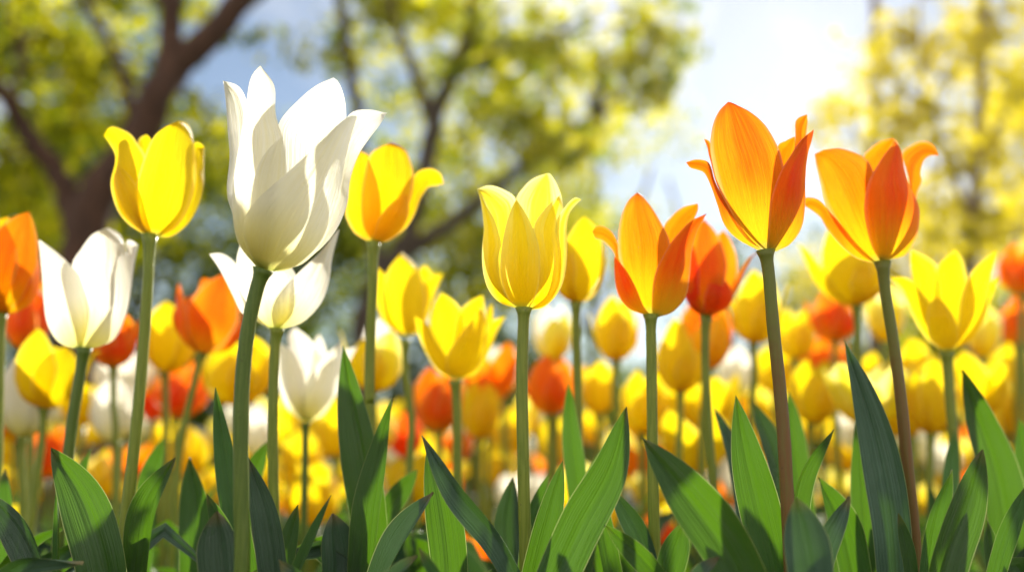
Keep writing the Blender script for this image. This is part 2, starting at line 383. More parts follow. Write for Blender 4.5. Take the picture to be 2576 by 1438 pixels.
PLANTS = {}
def auto_top(petals): return any(len(p) < 5 for p in petals)
def tulip(key, label, colour, d, base, belly, petals, stem, sw, stemmat='green', fine=1, group=None, leaves=0, auto=True, rise=0.06):
    """base, belly, petals and stem are measured positions on the photograph; d is the distance in metres."""
    r = random.Random(hash(key) % 9999 if isinstance(key, int) else sum(map(ord, key)))
    s = S(d)
    B = P(base[0], base[1], d)
    sp = [P(base[0], base[1] - 2, d)] + [P(x, y, d) for x, y in stem]
    lo = sp[-1]; dirx = (sp[-1] - sp[-2]).normalized() if len(sp) > 1 else Vector((0, 0, -1))
    if dirx.z > -0.3: dirx = Vector((0, 0, -1))
    g = Vector((lo.x + dirx.x / -dirx.z * lo.z * 0.35, lo.y, 0.0))
    root = empty('tulip', g, label, 'tulip', group)
    mid = lo.lerp(g, 0.5); mid.x = lo.x + (g.x - lo.x) * 0.75
    line = catmull(sp + [mid, g], 30)
    L = len(line)
    rads = []
    for i in range(L):
        q = i / (L - 1); rr = sw * s * 0.5 * (1 + 0.14 * q) * r.uniform(0.975, 1.025)
        if i == 0: rr *= 1.6
        elif i == 1: rr *= 1.2
        elif i == 2: rr *= 1.06
        rads.append(rr)
    vs, fs = tube(line, rads, 14 if fine > 1 else 10)
    mesh_obj('stem', vs, fs, STEM[stemmat], root, origin=g)
    xs = (belly[1] - belly[0]) / 2; Rb = xs * s
    cx = (belly[0] + belly[1]) / 2
    top = min(p[1] for p in petals if len(p) < 5) if auto_top(petals) else base[1] - 1.3 * (belly[1] - belly[0])
    if any(len(p) > 4 for p in petals): auto = False
    H = (base[1] - top) * s
    ax = (P(cx + (cx - base[0]) * 0.2, (base[1] + top) / 2, d) - B).normalized()
    spec = list(petals)
    if auto and len(spec) < 6:
        have = [p[2] for p in spec]
        for a in (0, 180, 60, -60, 120, -120, 90, -90, 30, -30, 150, -150):
            if len(spec) >= 6: break
            if all(abs((a - h + 180) % 360 - 180) > 38 for h in have):
                h = r.uniform(0.62, 0.80) if abs(a) < 100 else r.uniform(0.7, 0.86)
                spec.append((cx + math.sin(R(a)) * xs * 0.75, base[1] - h * (base[1] - top), a, {})); have.append(a)
    nu, nv = (16, 34) if fine > 1 else (8, 16)
    for i, p in enumerate(spec):
        if len(p) > 4:
            pc, tr, Lp, Rp, dL, dR, bz = p
            vs, fs, uv = outline_petal(Lp, Rp, tr, d, Rb, dL, dR, bz, 22, 44, r)
            mesh_obj('petal', vs, fs, PET[pc], root, uv, g)
            continue
        tx, ty, az = p[:3]; o = p[3] if len(p) > 3 else {}
        a = R(az)
        dy = o.get('dy', -math.cos(a) * 0.72) * Rb
        T = P(tx, ty, d + dy)
        inner = o.get('in', 0.94 if i % 2 else 1.0)
        vs, fs, uv = petal_mesh(B, ax, a, Rb * inner, (T - B).dot(ax), T, Rb * o.get('w', 0.92), o.get('curl', 0), o.get('tw', r.uniform(-0.15, 0.15)), nu, nv, r,
                                belly=o.get('b', 1.0), mid=o.get('mid', 0.6), tipw=o.get('tip', 2.6), rise=o.get('rise', rise))
        mesh_obj('petal', vs, fs, PET[o.get('c', colour)], root, uv, g)
    PLANTS[key] = (root, g, d)
    for k in range(leaves):
        a = r.uniform(0, 6.28); h = r.uniform(0.20, 0.33); q = Vector((math.cos(a), math.sin(a), 0))
        pts = [g, g + q * 0.02 + Vector((0, 0, h * 0.4)), g + q * r.uniform(0.03, 0.06) + Vector((0, 0, h * 0.8)), g + q * r.uniform(0.05, 0.12) + Vector((0, 0, h))]
        add_leaf(root, g, pts, r.uniform(0.010, 0.016), r)
    return root
def add_leaf(root, g, pts, hw, r, blue=None, fold=None, tw=None, wpeak=0.45, nu=6, nv=20):
    if wpeak == 0.45: wpeak = 0.6
    m = LEAF_BLUE if (blue if blue is not None else r.random() < 0.25) else LEAF
    t = tw if tw is not None else (r.uniform(-1.0, 1.0), r.uniform(-0.7, 0.7))
    vs, fs, uv = leaf_mesh(pts, hw, fold if fold is not None else r.uniform(0.4, 1.0), t, nu, nv, r, wpeak)
    return mesh_obj('leaf', vs, fs, m, root, uv, g)
def front_leaf(key, pts, width, d, blue=False, fold=0.55, tw=(0.2, -0.1), wpeak=0.5, dt=0.0):
    """pts measured from the tip downwards; the rest of the leaf runs down to the plant it grows from."""
    root, g, pd = PLANTS[key]
    n = len(pts)
    q = [P(x, y, d + dt * (1 - i / max(1, n - 1))) for i, (x, y) in enumerate(pts)]
    lo = q[-1]
    tn = (lo - q[-2]).normalized()
    if tn.z > -0.35: tn = (tn + Vector((0, 0, -0.5))).normalized()
    foot = Vector((g.x + (lo.x - g.x) * 0.3, g.y + (lo.y - g.y) * 0.3, 0.0))
    low = bezier([lo, lo + tn * lo.z * 0.45, foot + Vector((0, 0, lo.z * 0.4)), foot], 5)[1:]
    vis = sum((a - b).length for a, b in zip(q, q[1:])); tot = vis + sum((a - b).length for a, b in zip([lo] + low, low))
    return add_leaf(root, g, low[::-1] + q[::-1], width * 0.485 * S(d), rnd, blue, fold * 1.6, tw, max(0.6, 1 - 0.66 * vis / tot), 16, 96)

# ------------------------------------------------------------------ setting
def ground():
    g = NT('soil_and_grass'); pos = g.n('ShaderNodeNewGeometry').outputs['Position']
    a = g.noise(pos, 1.2, 5, 0.6); b = g.noise(pos, 40.0, 4, 0.6)
    c = g.mix(g.rng(a, 0.42, 0.58), (0.035, 0.06, 0.015), (0.06, 0.09, 0.02))
    c = g.mix(g.rng(b, 0.4, 0.7), c, (0.05, 0.04, 0.025))
    p = g.n('ShaderNodeBsdfPrincipled'); g.put(p.inputs['Base Color'], c); p.inputs['Roughness'].default_value = 0.95
    g.t.links.new(g.bump(b, 0.6, 0.02), p.inputs['Normal']); g.t.links.new(p.outputs[0], g.out.inputs[0])
    z = 1500
    o = mesh_obj('ground', [(-z, -z, 0), (z, -z, 0), (z, z, 0), (-z, z, 0)], [(0, 1, 2, 3)], g.m, smooth=False); o['kind'] = 'structure'
    s = NT('bed_soil'); pos = s.n('ShaderNodeNewGeometry').outputs['Position']; n = s.noise(pos, 60, 5, 0.65)
    p = s.n('ShaderNodeBsdfPrincipled'); s.put(p.inputs['Base Color'], s.mix(n, (0.02, 0.014, 0.009), (0.06, 0.042, 0.028))); p.inputs['Roughness'].default_value = 0.95
    s.t.links.new(s.bump(n, 0.8, 0.01), p.inputs['Normal']); s.t.links.new(p.outputs[0], s.out.inputs[0])
    vs, fs = [], []; N = 60
    for j in range(N + 1):
        for i in range(N + 1):
            x = -4 + 8 * i / N; y = 0.1 + 5 * j / N
            e = min(i, j, N - i, N - j)
            vs.append((x, y, 0.003 if e == 0 else 0.02 + rnd.uniform(-0.012, 0.014)))
    for j in range(N):
        for i in range(N): a = j * (N + 1) + i; fs.append((a, a + 1, a + N + 2, a + N + 1))
    o = mesh_obj('flower_bed_soil', vs, fs, s.m); o['kind'] = 'structure'
ground()

# ------------------------------------------------------------------ trees
SUNLINE0 = Vector((0.05, 0.6, 0.42))
def near_sun(p, clear):
    q = p - SUNLINE0; t = q.dot(sd)
    return (q - sd * t).length < clear
def leaf_cloud(centres, n_per, spread, size, r, clear):
    vs, fs = [], []
    for c in centres:
        for _ in range(n_per):
            p = c + Vector((r.gauss(0, 1), r.gauss(0, 1), r.gauss(0, 0.8))) * spread
            if near_sun(p, clear) or p.z < 0.1: continue
            l = size * r.uniform(0.6, 1.3)
            a = Vector((r.gauss(0, 1), r.gauss(0, 1), r.gauss(0, 1) - 0.3)).normalized()
            b = a.cross(Vector((r.gauss(0, 1), r.gauss(0, 1), r.gauss(0, 1)))).normalized() * l * 0.34
            k = len(vs); nn = a.cross(b) * 0.22
            vs += [p, p + a * l * 0.45 + b + nn, p + a * l, p + a * l * 0.45 - b + nn]
            fs += [(k, k + 1, k + 2), (k, k + 2, k + 3)]
    return vs, fs
def tree(label, d, limbs, regions, leafkind, barkkind, seed, n_per=36, spread=0.22, size=0.11, clear=0.75, thick=1.6, group=None, name='tree', cat='tree', back=0.0):
    """limbs: [(points, start radius, end radius)], regions: [(cx, cy, rx, ry, clumps)], measured on the photograph at distance d."""
    r = random.Random(seed)
    x0 = limbs[0][0][0]
    g = P(x0[0], x0[1], d); g.z = 0
    root = empty(name, g, label, cat, group)
    allp = []
    for i, (pts, r0, r1) in enumerate(limbs):
        w3 = [P(p[0], p[1], d + (p[2] if len(p) > 2 else 0)) for p in pts]
        if i == 0: w3[0].z = -0.05
        L = catmull(w3, 28)
        for k, q in enumerate(L):
            if 2 < k: q += Vector((r.gauss(0, 1), r.gauss(0, 1), 0)) * r1 * S(d) * 0.25
        rr = [S(d) * (r0 + (r1 - r0) * k / 28) * (1.35 - 0.35 * min(1, k / 4) if i == 0 else 1) for k in range(29)]
        vs, fs = tube(L, rr, 12)
        mesh_obj('trunk' if i == 0 else 'branch', vs, fs, BARK[barkkind], root, origin=g)
        allp += L[6:]
    cen = []
    for cx, cy, rx, ry, n in regions:
        for _ in range(n):
            a = r.uniform(0, 6.28); q = math.sqrt(r.random())
            cen.append(P(cx + rx * q * math.cos(a), cy + ry * q * math.sin(a), d + back + r.uniform(-thick, thick)))
    vs, fs = leaf_cloud(cen, n_per, spread, size, r, clear)
    mesh_obj('crown', vs, fs, TL[leafkind], root, origin=g, smooth=False)
    # twigs that carry the clumps
    nt_ = 0
    for c in cen[::2]:
        if seed > 8 or nt_ >= 60 or near_sun(c, clear * 0.7): continue
        q = min(allp, key=lambda p: (p - c).length + max(0, p.z - c.z) * 2)
        if (q - c).length > 3.2: continue
        m = q.lerp(c, 0.5) + Vector((r.uniform(-.15, .15), r.uniform(-.15, .15), r.uniform(-.05, .25)))
        vs, fs = tube(catmull([q, m, c], 8), [S(d) * 6 * (1 - k / 10) for k in range(9)], 6)
        mesh_obj('twig', vs, fs, BARK[barkkind], root, origin=g); nt_ += 1
    return root

exec_trees = True
tree('broad tree with thick reddish brown leaning trunk forking at the upper left', 8.0,
     [([(190,1303),(192,1000),(200,700),(228,540),(310,420),(370,300),(430,200),(520,95),(620,-5),(720,-90)], 66, 30),
      ([(385,280),(418,170),(430,60),(436,-40),(440,-120)], 36, 24),
      ([(200,600,.1),(150,450,.1),(80,350),(20,250,-.2),(-60,130,-.4)], 34, 16),
      ([(345,350),(320,230,.3),(280,120,.4),(215,10,.5)], 17, 9),
      ([(60,340),(40,230,.3),(60,120,.4)], 12, 6)],
     [(60,90,190,150,26),(240,60,160,120,12),(40,330,160,130,18),(250,260,110,110,12),(120,520,150,120,16),(500,330,90,120,9),(560,40,80,60,3),(330,560,90,90,7)],
     'mid', 'brown', 3, n_per=26, spread=0.13, size=0.15, thick=0.9, back=1.3)
tree('slender dark tree with forked branches and yellow-green spring leaves in the centre background', 11.0,
     [([(905,1275),(908,1000),(915,820),(955,690),(1030,580),(1070,420),(1090,300)], 30, 23),
      ([(1090,300),(1125,215),(1170,120),(1190,20),(1195,-80)], 22, 14),
      ([(1088,310),(1060,230),(1030,150),(1000,70),(960,-40)], 17, 10),
      ([(960,700),(915,480,.4),(900,300,.5),(875,130,.5),(850,-40,.5)], 20, 14),
      ([(1000,650),(1120,570,.3),(1240,480,.5),(1350,390,.5),(1490,300,.5)], 24, 10),
      ([(1130,210),(1210,150),(1290,110),(1400,90)], 8, 4)],
     [(980,60,170,80,13),(1230,50,170,90,13),(1180,250,170,110,8),(1330,230,150,110,9),(1500,110,150,100,11),(1670,90,110,80,9),(830,120,80,110,4),(1420,360,130,70,9),(960,420,90,90,3),(1650,210,120,70,6)],
     'mid', 'dark', 5, n_per=26, spread=0.17, thick=1.2, size=0.19, back=0.9)
tree('pale slim tree with golden leaves washed out by the sun at the right edge', 10.0,
     [([(2440,1283),(2440,900),(2450,500),(2470,200),(2480,-60)], 18, 11),
      ([(2450,560),(2380,400),(2330,250),(2310,80)], 10, 5),
      ([(2455,420),(2520,300),(2590,190),(2680,90)], 10, 6)],
     [(2480,50,150,90,15),(2560,260,110,110,12),(2380,130,120,80,9),(2500,420,130,90,13),(2420,560,130,60,10),(2570,560,90,80,9),(2280,280,130,60,9),(2230,130,90,60,5)],
     'gold', 'tan', 7, n_per=20, spread=0.15, size=0.15, thick=1.2, clear=0.5)
tree('thin pale trunk standing just right of the sun glare', 13.0,
     [([(2195,1263),(2195,900),(2198,500),(2202,200),(2205,-80)], 16, 12),
      ([(2198,480),(2150,330),(2110,260)], 6, 3)],
     [(2110,290,80,40,4),(2240,330,80,50,5),(2120,410,80,40,4),(2180,200,60,50,3)],
     'gold', 'tan', 9, n_per=24, spread=0.18, size=0.17, thick=1.0, clear=0.5)
# further trees
far = [
 (-150, 17, 'dark', 'dark green tree behind the leaning trunk at the left edge', [(-60,250,300,300,60),(0,650,280,220,100)], 'dark', 0.30),
 (330, 19, 'dark', 'dense dark tree between the leaning trunk and the white tulip', [(200,180,240,230,36),(330,500,270,200,100),(450,720,220,140,44)], 'dark', 0.32),
 (760, 20, 'dark', 'shady tree behind the tall white tulip', [(640,440,140,120,20),(820,480,180,170,50),(760,700,230,140,90)], 'dark', 0.32),
 (1180, 18, 'mid', 'leafy green tree behind the slender dark tree', [(1050,330,200,200,22),(1240,620,260,150,90),(1350,420,150,130,16),(1150,120,230,110,14)], 'dark', 0.32),
 (1480, 21, 'mid', 'light green tree above the pale yellow tulip', [(1450,200,150,150,9),(1600,330,140,110,9),(1500,600,170,110,22)], 'dark', 0.30),
 (1830, 26, 'shrub', 'distant tree low between the two sunlit orange tulips', [(1850,690,330,110,50)], 'dark', 0.34),
 (2330, 22, 'gold', 'olive green tree behind the rightmost orange tulip', [(2330,600,260,130,40),(2500,400,150,120,14),(2200,700,220,110,36)], 'tan', 0.30),
 (2640, 18, 'gold', 'golden green tree beyond the right edge', [(2680,300,200,250,24),(2620,600,180,160,22)], 'tan', 0.28),
]
for i, (x, d, kind, lab, regs, bk, spr) in enumerate(far):
    gy = 1200 + HC / d * F
    topy = min(q[1] for q in regs)
    cx = sum(q[0] for q in regs) / len(regs)
    tree(lab, d, [([(x,gy),(x + 10,900),(x + 0.3 * (cx - x),600),(cx,topy)], 16, 6),
                  ([(x,850),(x - 90,650,.5),(x - 150,450,.8)], 8, 4), ([(x + 5,800),(x + 100,600,-.5),(x + 160,420,-.6)], 8, 4)],
         regs, kind, bk, 30 + i, n_per=36, spread=spr, size=0.19, clear=1.3, thick=2.2, group='trees beyond the flower bed')
# shrubs in front of the trees
for i, (x, d, hgt, wd, kind) in enumerate([(-60,13,700,200,'shrub'),(330,14,760,210,'shrub'),(560,12,800,180,'shrub'),(860,15,760,220,'shrub'),(1170,13,800,230,'shrub'),(1420,16,850,200,'shrub'),
                               (1720,24,900,200,'shrub'),(2000,22,850,200,'shrub'),(2260,15,800,200,'shrub'),(2520,13,760,220,'mid')]):
    gy = 1200 + HC / d * F
    where = ['at the left edge','below the leaning trunk','behind the tall white tulip','behind the golden tulip','left of the pale yellow tulip','right of the pale yellow tulip',
             'behind the smaller orange tulip','behind the tallest orange tulip','behind the rightmost orange tulip','at the right edge'][i]
    tree('blurred green shrub ' + where, d, [([(x,gy),(x,gy - 60),(x + 5,(gy + hgt) / 2)], 8, 4), ([(x,gy - 30),(x - wd * .4,(gy + hgt) / 2)], 5, 3), ([(x,gy - 30),(x + wd * .4,(gy + hgt) / 2)], 5, 3)],
         [(x, (hgt + gy) / 2, wd, (gy - hgt) / 2, 110 if i < 6 else 120)], kind, 'dark', 60 + i, n_per=30, spread=0.2 if i < 6 else 0.3, size=0.13 if i < 6 else 0.2, clear=0.2, thick=0.9, group='shrubs behind the flower bed', name='shrub', cat='shrub')

# ------------------------------------------------------------------ the tulips one by one
T = tulip
ZA = (560, 140, 1.8443); ZB = (1200, 400, 1.8443); ZC = (1800, 200, 1.8435); ZD = (0, 0, 1.8443)
T('H1', 'large pure white tulip tilted right, tallest of all, on a thick dark green stem', 'white', 0.43, (662,680), (578,880),
  [('white',ZA,[(240,1066),(165,940),(117,795),(92,690),(106,520),(96,380),(84,240),(72,142)],[(265,1066),(235,850),(210,600),(205,400),(198,270),(155,175),(72,142)],.15,.45,-.2),
   ('white',ZA,[(280,1070),(340,800),(345,500),(350,355),(440,240),(530,165),(620,127)],[(300,1070),(600,800),(680,500),(684,300),(670,210),(645,150),(620,127)],.45,.45,-.45),
   ('white',ZA,[(320,1083),(480,940),(600,700),(640,500),(662,370),(715,296),(800,284),(885,302)],[(322,1087),(400,1076),(500,1020),(590,940),(650,850),(690,740),(700,640),(740,520),(800,430),(850,365),(885,302)],-.15,.35,.1),
   ('white',ZA,[(238,1064),(150,950),(119,800),(125,650),(160,420),(186,250),(208,130),(258,68)],[(300,1075),(340,900),(374,700),(382,580),(372,440),(335,310),(328,170),(258,68)],-.15,-.40,.22),
   ('white',ZA,[(250,1070),(190,950),(205,780),(235,590),(290,490),(367,420)],[(300,1075),(350,850),(384,650),(384,520),(367,420)],-.55,-.62,.15),
   ('white',ZA,[(250,1072),(190,960),(175,850),(225,750),(380,605),(520,475),(680,335),(735,318)],[(320,1086),(470,1045),(575,920),(645,730),(668,600),(700,440),(735,318)],-1.0,-.25,.35)],
  [(645,730),(625,820),(610,950),(606,1100),(607,1280),(609,1438)], 36, 'dark', 2)
T('H2', 'pale lemon yellow tulip with sharp pointed petals in the middle of the photo', 'lemon', 0.50, (1318,776), (1212,1425),
  [('lemon',ZB,[(350,780),(230,640),(190,480),(185,380),(168,260),(152,200)],[(375,775),(345,600),(350,400),(345,255),(290,203),(215,180),(152,200)],.1,.5,-.25),
   ('lemon',ZB,[(370,775),(350,600),(335,400),(343,255),(380,190),(430,145),(495,122)],[(400,775),(540,600),(578,400),(573,260),(548,180),(515,126),(495,122)],.45,.4,-.45),
   ('lemon',ZB,[(345,789),(270,765),(215,708),(188,640),(177,560),(178,470),(184,390),(171,270),(152,200)],[(355,780),(290,720),(262,620),(258,530),(270,465),(240,360),(195,280),(152,200)],.0,-.35,.15),
   ('lemon',ZB,[(400,792),(450,700),(455,560),(430,400),(485,300),(562,228)],[(412,797),(500,765),(560,670),(578,540),(570,400),(576,290),(562,228)],-.55,-.1,.25),
   ('lemon',ZB,[(410,796),(500,720),(535,600),(540,480),(545,360),(590,285),(635,243),(668,252)],[(414,799),(480,785),(545,725),(583,640),(598,520),(596,400),(607,325),(638,280),(668,252)],-.35,.05,.15),
   ('lemon',ZB,[(352,784),(300,735),(270,640),(270,520),(290,400),(316,310),(345,250)],[(408,792),(445,720),(462,620),(460,500),(432,400),(390,315),(345,250)],-.55,-.62,.38)],
  [(1316,840),(1313,950),(1315,1100),(1319,1280),(1323,1438)], 28, 'green', 2)
T('H3', 'smaller orange tulip with red streaks and a petal curling left', 'orange', 0.52, (1637,793), (1545,1735),
  [('amber',ZB,[(1030,820),(1060,600),(1075,400),(1110,340),(1170,290),(1245,270)],[(1060,820),(1180,600),(1200,450),(1225,360),(1248,300),(1245,270)],.4,.3,-.35),
   ('amber',ZB,[(985,822),(890,770),(845,680),(836,590),(834,525),(805,482),(765,452),(738,446),(722,410)],[(1000,820),(940,700),(885,600),(855,530),(848,470),(820,412),(775,382),(740,384),(722,410)],.1,-.2,.1),
   ('amber',ZB,[(990,822),(930,750),(885,640),(855,540),(850,440),(865,340),(898,260),(943,216)],[(1030,824),(1060,700),(1085,600),(1110,520),(1105,450),(1078,390),(1030,310),(975,238),(943,216)],-.35,-.35,.35),
   ('orange',ZB,[(984,822),(900,790),(848,715),(832,620),(831,535)],[(1012,824),(975,775),(935,680),(890,600),(831,535)],-.05,-.75,.2),
   ('orange',ZB,[(1018,826),(1020,700),(1040,600),(1090,500),(1140,430),(1215,355),(1290,320)],[(1052,833),(1125,805),(1187,730),(1207,620),(1217,500),(1243,405),(1290,320)],-.85,-.1,.25)],
  [(1638,860),(1640,1000),(1642,1150),(1645,1300),(1649,1438)], 26, 'green', 2)
T('H4', 'tallest orange tulip under the sun glare, on a reddish brown stem', 'orange', 0.47, (1926,632), (1790,2025),
  [('amber',ZC,[(480,865),(500,600),(530,370),(575,328),(620,308)],[(500,865),(600,600),(615,450),(630,380),(620,308)],.5,.5,-.3),
   ('orange',ZC,[(500,865),(560,600),(600,450),(622,340),(623,240),(640,213),(680,198)],[(520,865),(655,600),(676,400),(676,300),(683,240),(680,198)],.2,.3,-.2),
   ('orange',ZC,[(470,865),(260,600),(200,420),(186,360),(170,320)],[(480,865),(300,600),(220,430),(200,338),(170,320)],.4,.45,-.1),
   ('orange',ZC,[(433,870),(330,812),(270,745),(235,645),(205,560),(172,492),(135,474),(100,462),(82,436)],[(455,867),(400,810),(335,730),(280,640),(225,530),(207,465),(185,430),(130,422),(82,436)],.05,-.35,.1),
   ('orange',ZC,[(465,868),(385,820),(310,720),(250,590),(212,450),(200,350),(214,250),(245,180),(288,137)],[(495,870),(525,760),(560,640),(575,530),(560,430),(535,355),(475,258),(400,192),(335,157),(288,137)],-.35,-.55,.35),
   ('orange',ZC,[(488,870),(491,740),(500,620),(545,490),(600,400),(650,325),(712,274)],[(527,877),(600,838),(655,755),(672,640),(670,500),(682,400),(702,330),(712,274)],-.9,-.1,.28)],
  [(1935,700),(1945,820),(1960,960),(1972,1100),(1982,1290)], 31, 'bronze', 2)
T('H5', 'wide open orange tulip with a curled back petal, rightmost of the tall orange ones', 'orange', 0.53, (2220,660), (2085,2312),
  [('amber',ZC,[(1040,920),(960,600),(958,420),(990,370),(1040,335),(1105,316)],[(1080,920),(1150,600),(1158,450),(1142,370),(1125,330),(1105,316)],.45,.35,-.4),
   ('orange',ZC,[(1070,920),(1180,700),(1185,520),(1152,400),(1190,355),(1255,330),(1305,350),(1332,402)],[(1085,918),(1225,740),(1222,605),(1248,535),(1242,490),(1258,430),(1290,402),(1332,402)],.25,.35,-.1),
   ('amber',ZC,[(1013,934),(930,912),(860,862),(790,780),(750,712),(712,680),(672,655)],[(1022,928),(930,840),(850,745),(795,685),(752,632),(712,610),(668,612),(672,655)],.1,-.2,.1),
   ('amber',ZC,[(1012,933),(950,893),(880,820),(820,735),(768,640),(747,560),(727,470),(717,395)],[(1070,925),(1060,800),(1040,650),(1020,520),(985,430),(920,385),(840,364),(765,374),(717,395)],-.15,-.5,.35),
   ('orange',ZC,[(1045,928),(1000,850),(972,740),(965,640),(985,530),(1040,430),(1088,365),(1110,330)],[(1087,919),(1170,892),(1222,805),(1238,700),(1230,635),(1192,550),(1162,460),(1143,380),(1110,330)],-.85,-.2,.35)],
  [(2228,740),(2246,850),(2266,1000),(2284,1180),(2298,1320),(2306,1438)], 27, 'bronze', 2)
T('H6', 'rich yellow tulip before the leaning tree trunk, petals flaring left', 'yellow', 0.56, (377,592), (282,512),
  [('yellow',ZD,[(720,1150),(665,850),(683,708),(700,680),(725,667)],[(760,1150),(790,850),(750,705),(740,680),(725,667)],.45,.45,-.3),
   ('yellow',ZD,[(780,1170),(900,1050),(945,900),(953,750),(965,706),(990,708),(1015,730)],[(787,1175),(850,1172),(930,1112),(983,1020),(1008,930),(1012,830),(1015,730)],-.2,.2,.1),
   ('yellow',ZD,[(718,1164),(640,1112),(588,1050),(558,970),(552,900),(572,820),(572,765),(545,715),(515,672)],[(745,1162),(730,1050),(740,900),(720,780),(680,712),(650,668),(600,640),(550,630),(515,672)],-.0,-.3,.2),
   ('yellow',ZD,[(722,1164),(610,1075),(568,980),(562,890),(590,820)],[(760,1167),(735,1060),(700,960),(650,880),(590,820)],-.1,-.6,.2),
   ('yellow',ZD,[(733,1166),(680,1085),(663,980),(695,850),(758,692),(820,632),(900,604)],[(788,1174),(880,1120),(940,1020),(968,900),(968,780),(957,680),(937,620),(900,604)],-.7,-.2,.35)],
  [(374,680),(366,800),(352,980),(335,1150),(318,1300),(312,1438)], 27, 'green', 2)
T('H7', 'golden yellow tulip with one petal curled far right, behind the tall white tulip', 'gold', 0.60, (940,610), (868,1055),
  [('gold',ZA,[(840,940),(920,800),(965,720),(1000,650),(1040,592),(1100,577),(1150,603),(1168,652)],[(852,946),(905,928),(980,872),(1025,800),(1055,720),(1090,670),(1130,662),(1168,652)],-.1,.2,.1),
   ('gold',ZA,[(800,942),(730,900),(692,840),(680,780),(700,620),(730,530),(755,490)],[(830,940),(870,800),(860,650),(805,520),(755,490)],-.05,-.4,.2),
   ('gold',ZA,[(815,940),(765,850),(760,700),(798,520),(850,470),(915,450)],[(850,942),(950,840),(1005,720),(1018,610),(1002,540),(975,482),(915,450)],-.5,-.3,.35),
   ('gold',ZA,[(815,942),(845,830),(900,755),(975,700)],[(853,947),(935,905),(985,830),(993,755),(975,700)],-.8,-.3,.2)],
  [(938,700),(932,850),(929,1000),(928,1100)], 25, 'green', 1, leaves=1)
T('H8', 'cream white tulip at the left with three broad petals', 'white', 0.60, (212,876), (106,334),
  [('white',ZD,[(420,1728),(600,1500),(628,1300),(625,1200),(650,1190),(683,1213)],[(440,1730),(560,1685),(622,1570),(650,1440),(662,1330),(683,1213)],-.1,.25,.1),
   ('white',ZD,[(375,1728),(290,1692),(235,1605),(218,1500),(215,1400),(205,1280),(195,1188)],[(410,1728),(440,1640),(455,1530),(410,1400),(355,1320),(270,1240),(195,1188)],-.1,-.6,.3),
   ('white',ZD,[(392,1730),(400,1640),(385,1540),(368,1420),(357,1305),(400,1235),(460,1165),(540,1129)],[(432,1731),(525,1702),(602,1600),(640,1480),(642,1350),(622,1240),(592,1160),(540,1129)],-.35,-.2,.4)],
  [(200,950),(182,1060),(165,1200),(150,1330),(140,1438)], 27, 'dark', 1)
T('H9', 'white tulip half hidden directly behind the tall white tulip', 'white', 0.56, (697,828), (590,838),
  [('white',ZA,[(300,1370),(225,1310),(165,1290),(120,1200),(62,1085),(5,1000)],[(320,1370),(250,1250),(185,1150),(140,1050),(70,998),(5,1000)],.0,-.2,.1),
   ('white',ZA,[(310,1372),(215,1310),(152,1180),(140,1040),(165,940)],[(350,1372),(430,1280),(440,1120),(340,1000),(165,940)],-.45,-.5,.35),
   ('white',ZA,[(330,1372),(345,1240),(430,1110),(560,985),(648,878)],[(366,1373),(470,1335),(560,1240),(600,1130),(614,1020),(648,878)],-.6,-.1,.3)],
  [(690,900),(686,1050),(687,1200),(691,1398)], 25, 'green', 1)
T('H10', 'closed yellow tulip just right of the pale lemon tulip', 'yellow', 0.70, (1449,762), (1393,1520),
  [(1470,545,10,{'w':.98}), (1420,600,-60,{}), (1522,600,85,{'w':.5}), (1450,580,178,{})],
  [(1450,850),(1453,960),(1455,1090),(1458,1200)], 22, 'green', 1, leaves=2)
T('H11', 'deep red orange tulip with a petal spreading right, between the two orange ones', 'red', 0.66, (1776,795), (1712,1850),
  [(1772,552,-20,{'w':.9,'c':'orange'}), (1903,638,88,{'w':.55,'curl':.25,'c':'orange'}), (1820,580,150,{'c':'amber'}), (1740,600,-80,{}), (1800,690,20,{'w':.6})],
  [(1774,900),(1780,1030),(1788,1150),(1796,1240)], 21, 'green', 1, leaves=2)
ZE = (650, 756, 1.8443)
T('H12', 'yellow tulip with a tall pointed petal, upper of the two right of the white pair', 'yellow', 0.78, (1020,855), (946,1074),
  [('yellow',ZA,[(985,1405),(1000,1200),(1040,1085),(1075,1052)],[(1000,1405),(1100,1250),(1112,1115),(1075,1052)],.3,.3,-.3),
   ('yellow',ZA,[(990,1405),(1040,1270),(1062,1165),(1110,1108),(1168,1097)],[(1005,1407),(1072,1360),(1105,1250),(1135,1165),(1168,1097)],-.2,.1,.1),
   ('yellow',ZA,[(962,1405),(880,1350),(836,1250),(824,1150),(830,1060)],[(980,1405),(920,1300),(900,1180),(885,1110),(830,1060)],-.1,-.3,.2),
   ('yellow',ZA,[(968,1406),(885,1345),(862,1210),(890,1085),(960,992)],[(1002,1407),(1072,1330),(1075,1180),(1030,1065),(960,992)],-.5,-.4,.4)],
  [(1022,950),(1035,1060),(1030,1200)], 18, 'green', 1, leaves=1)
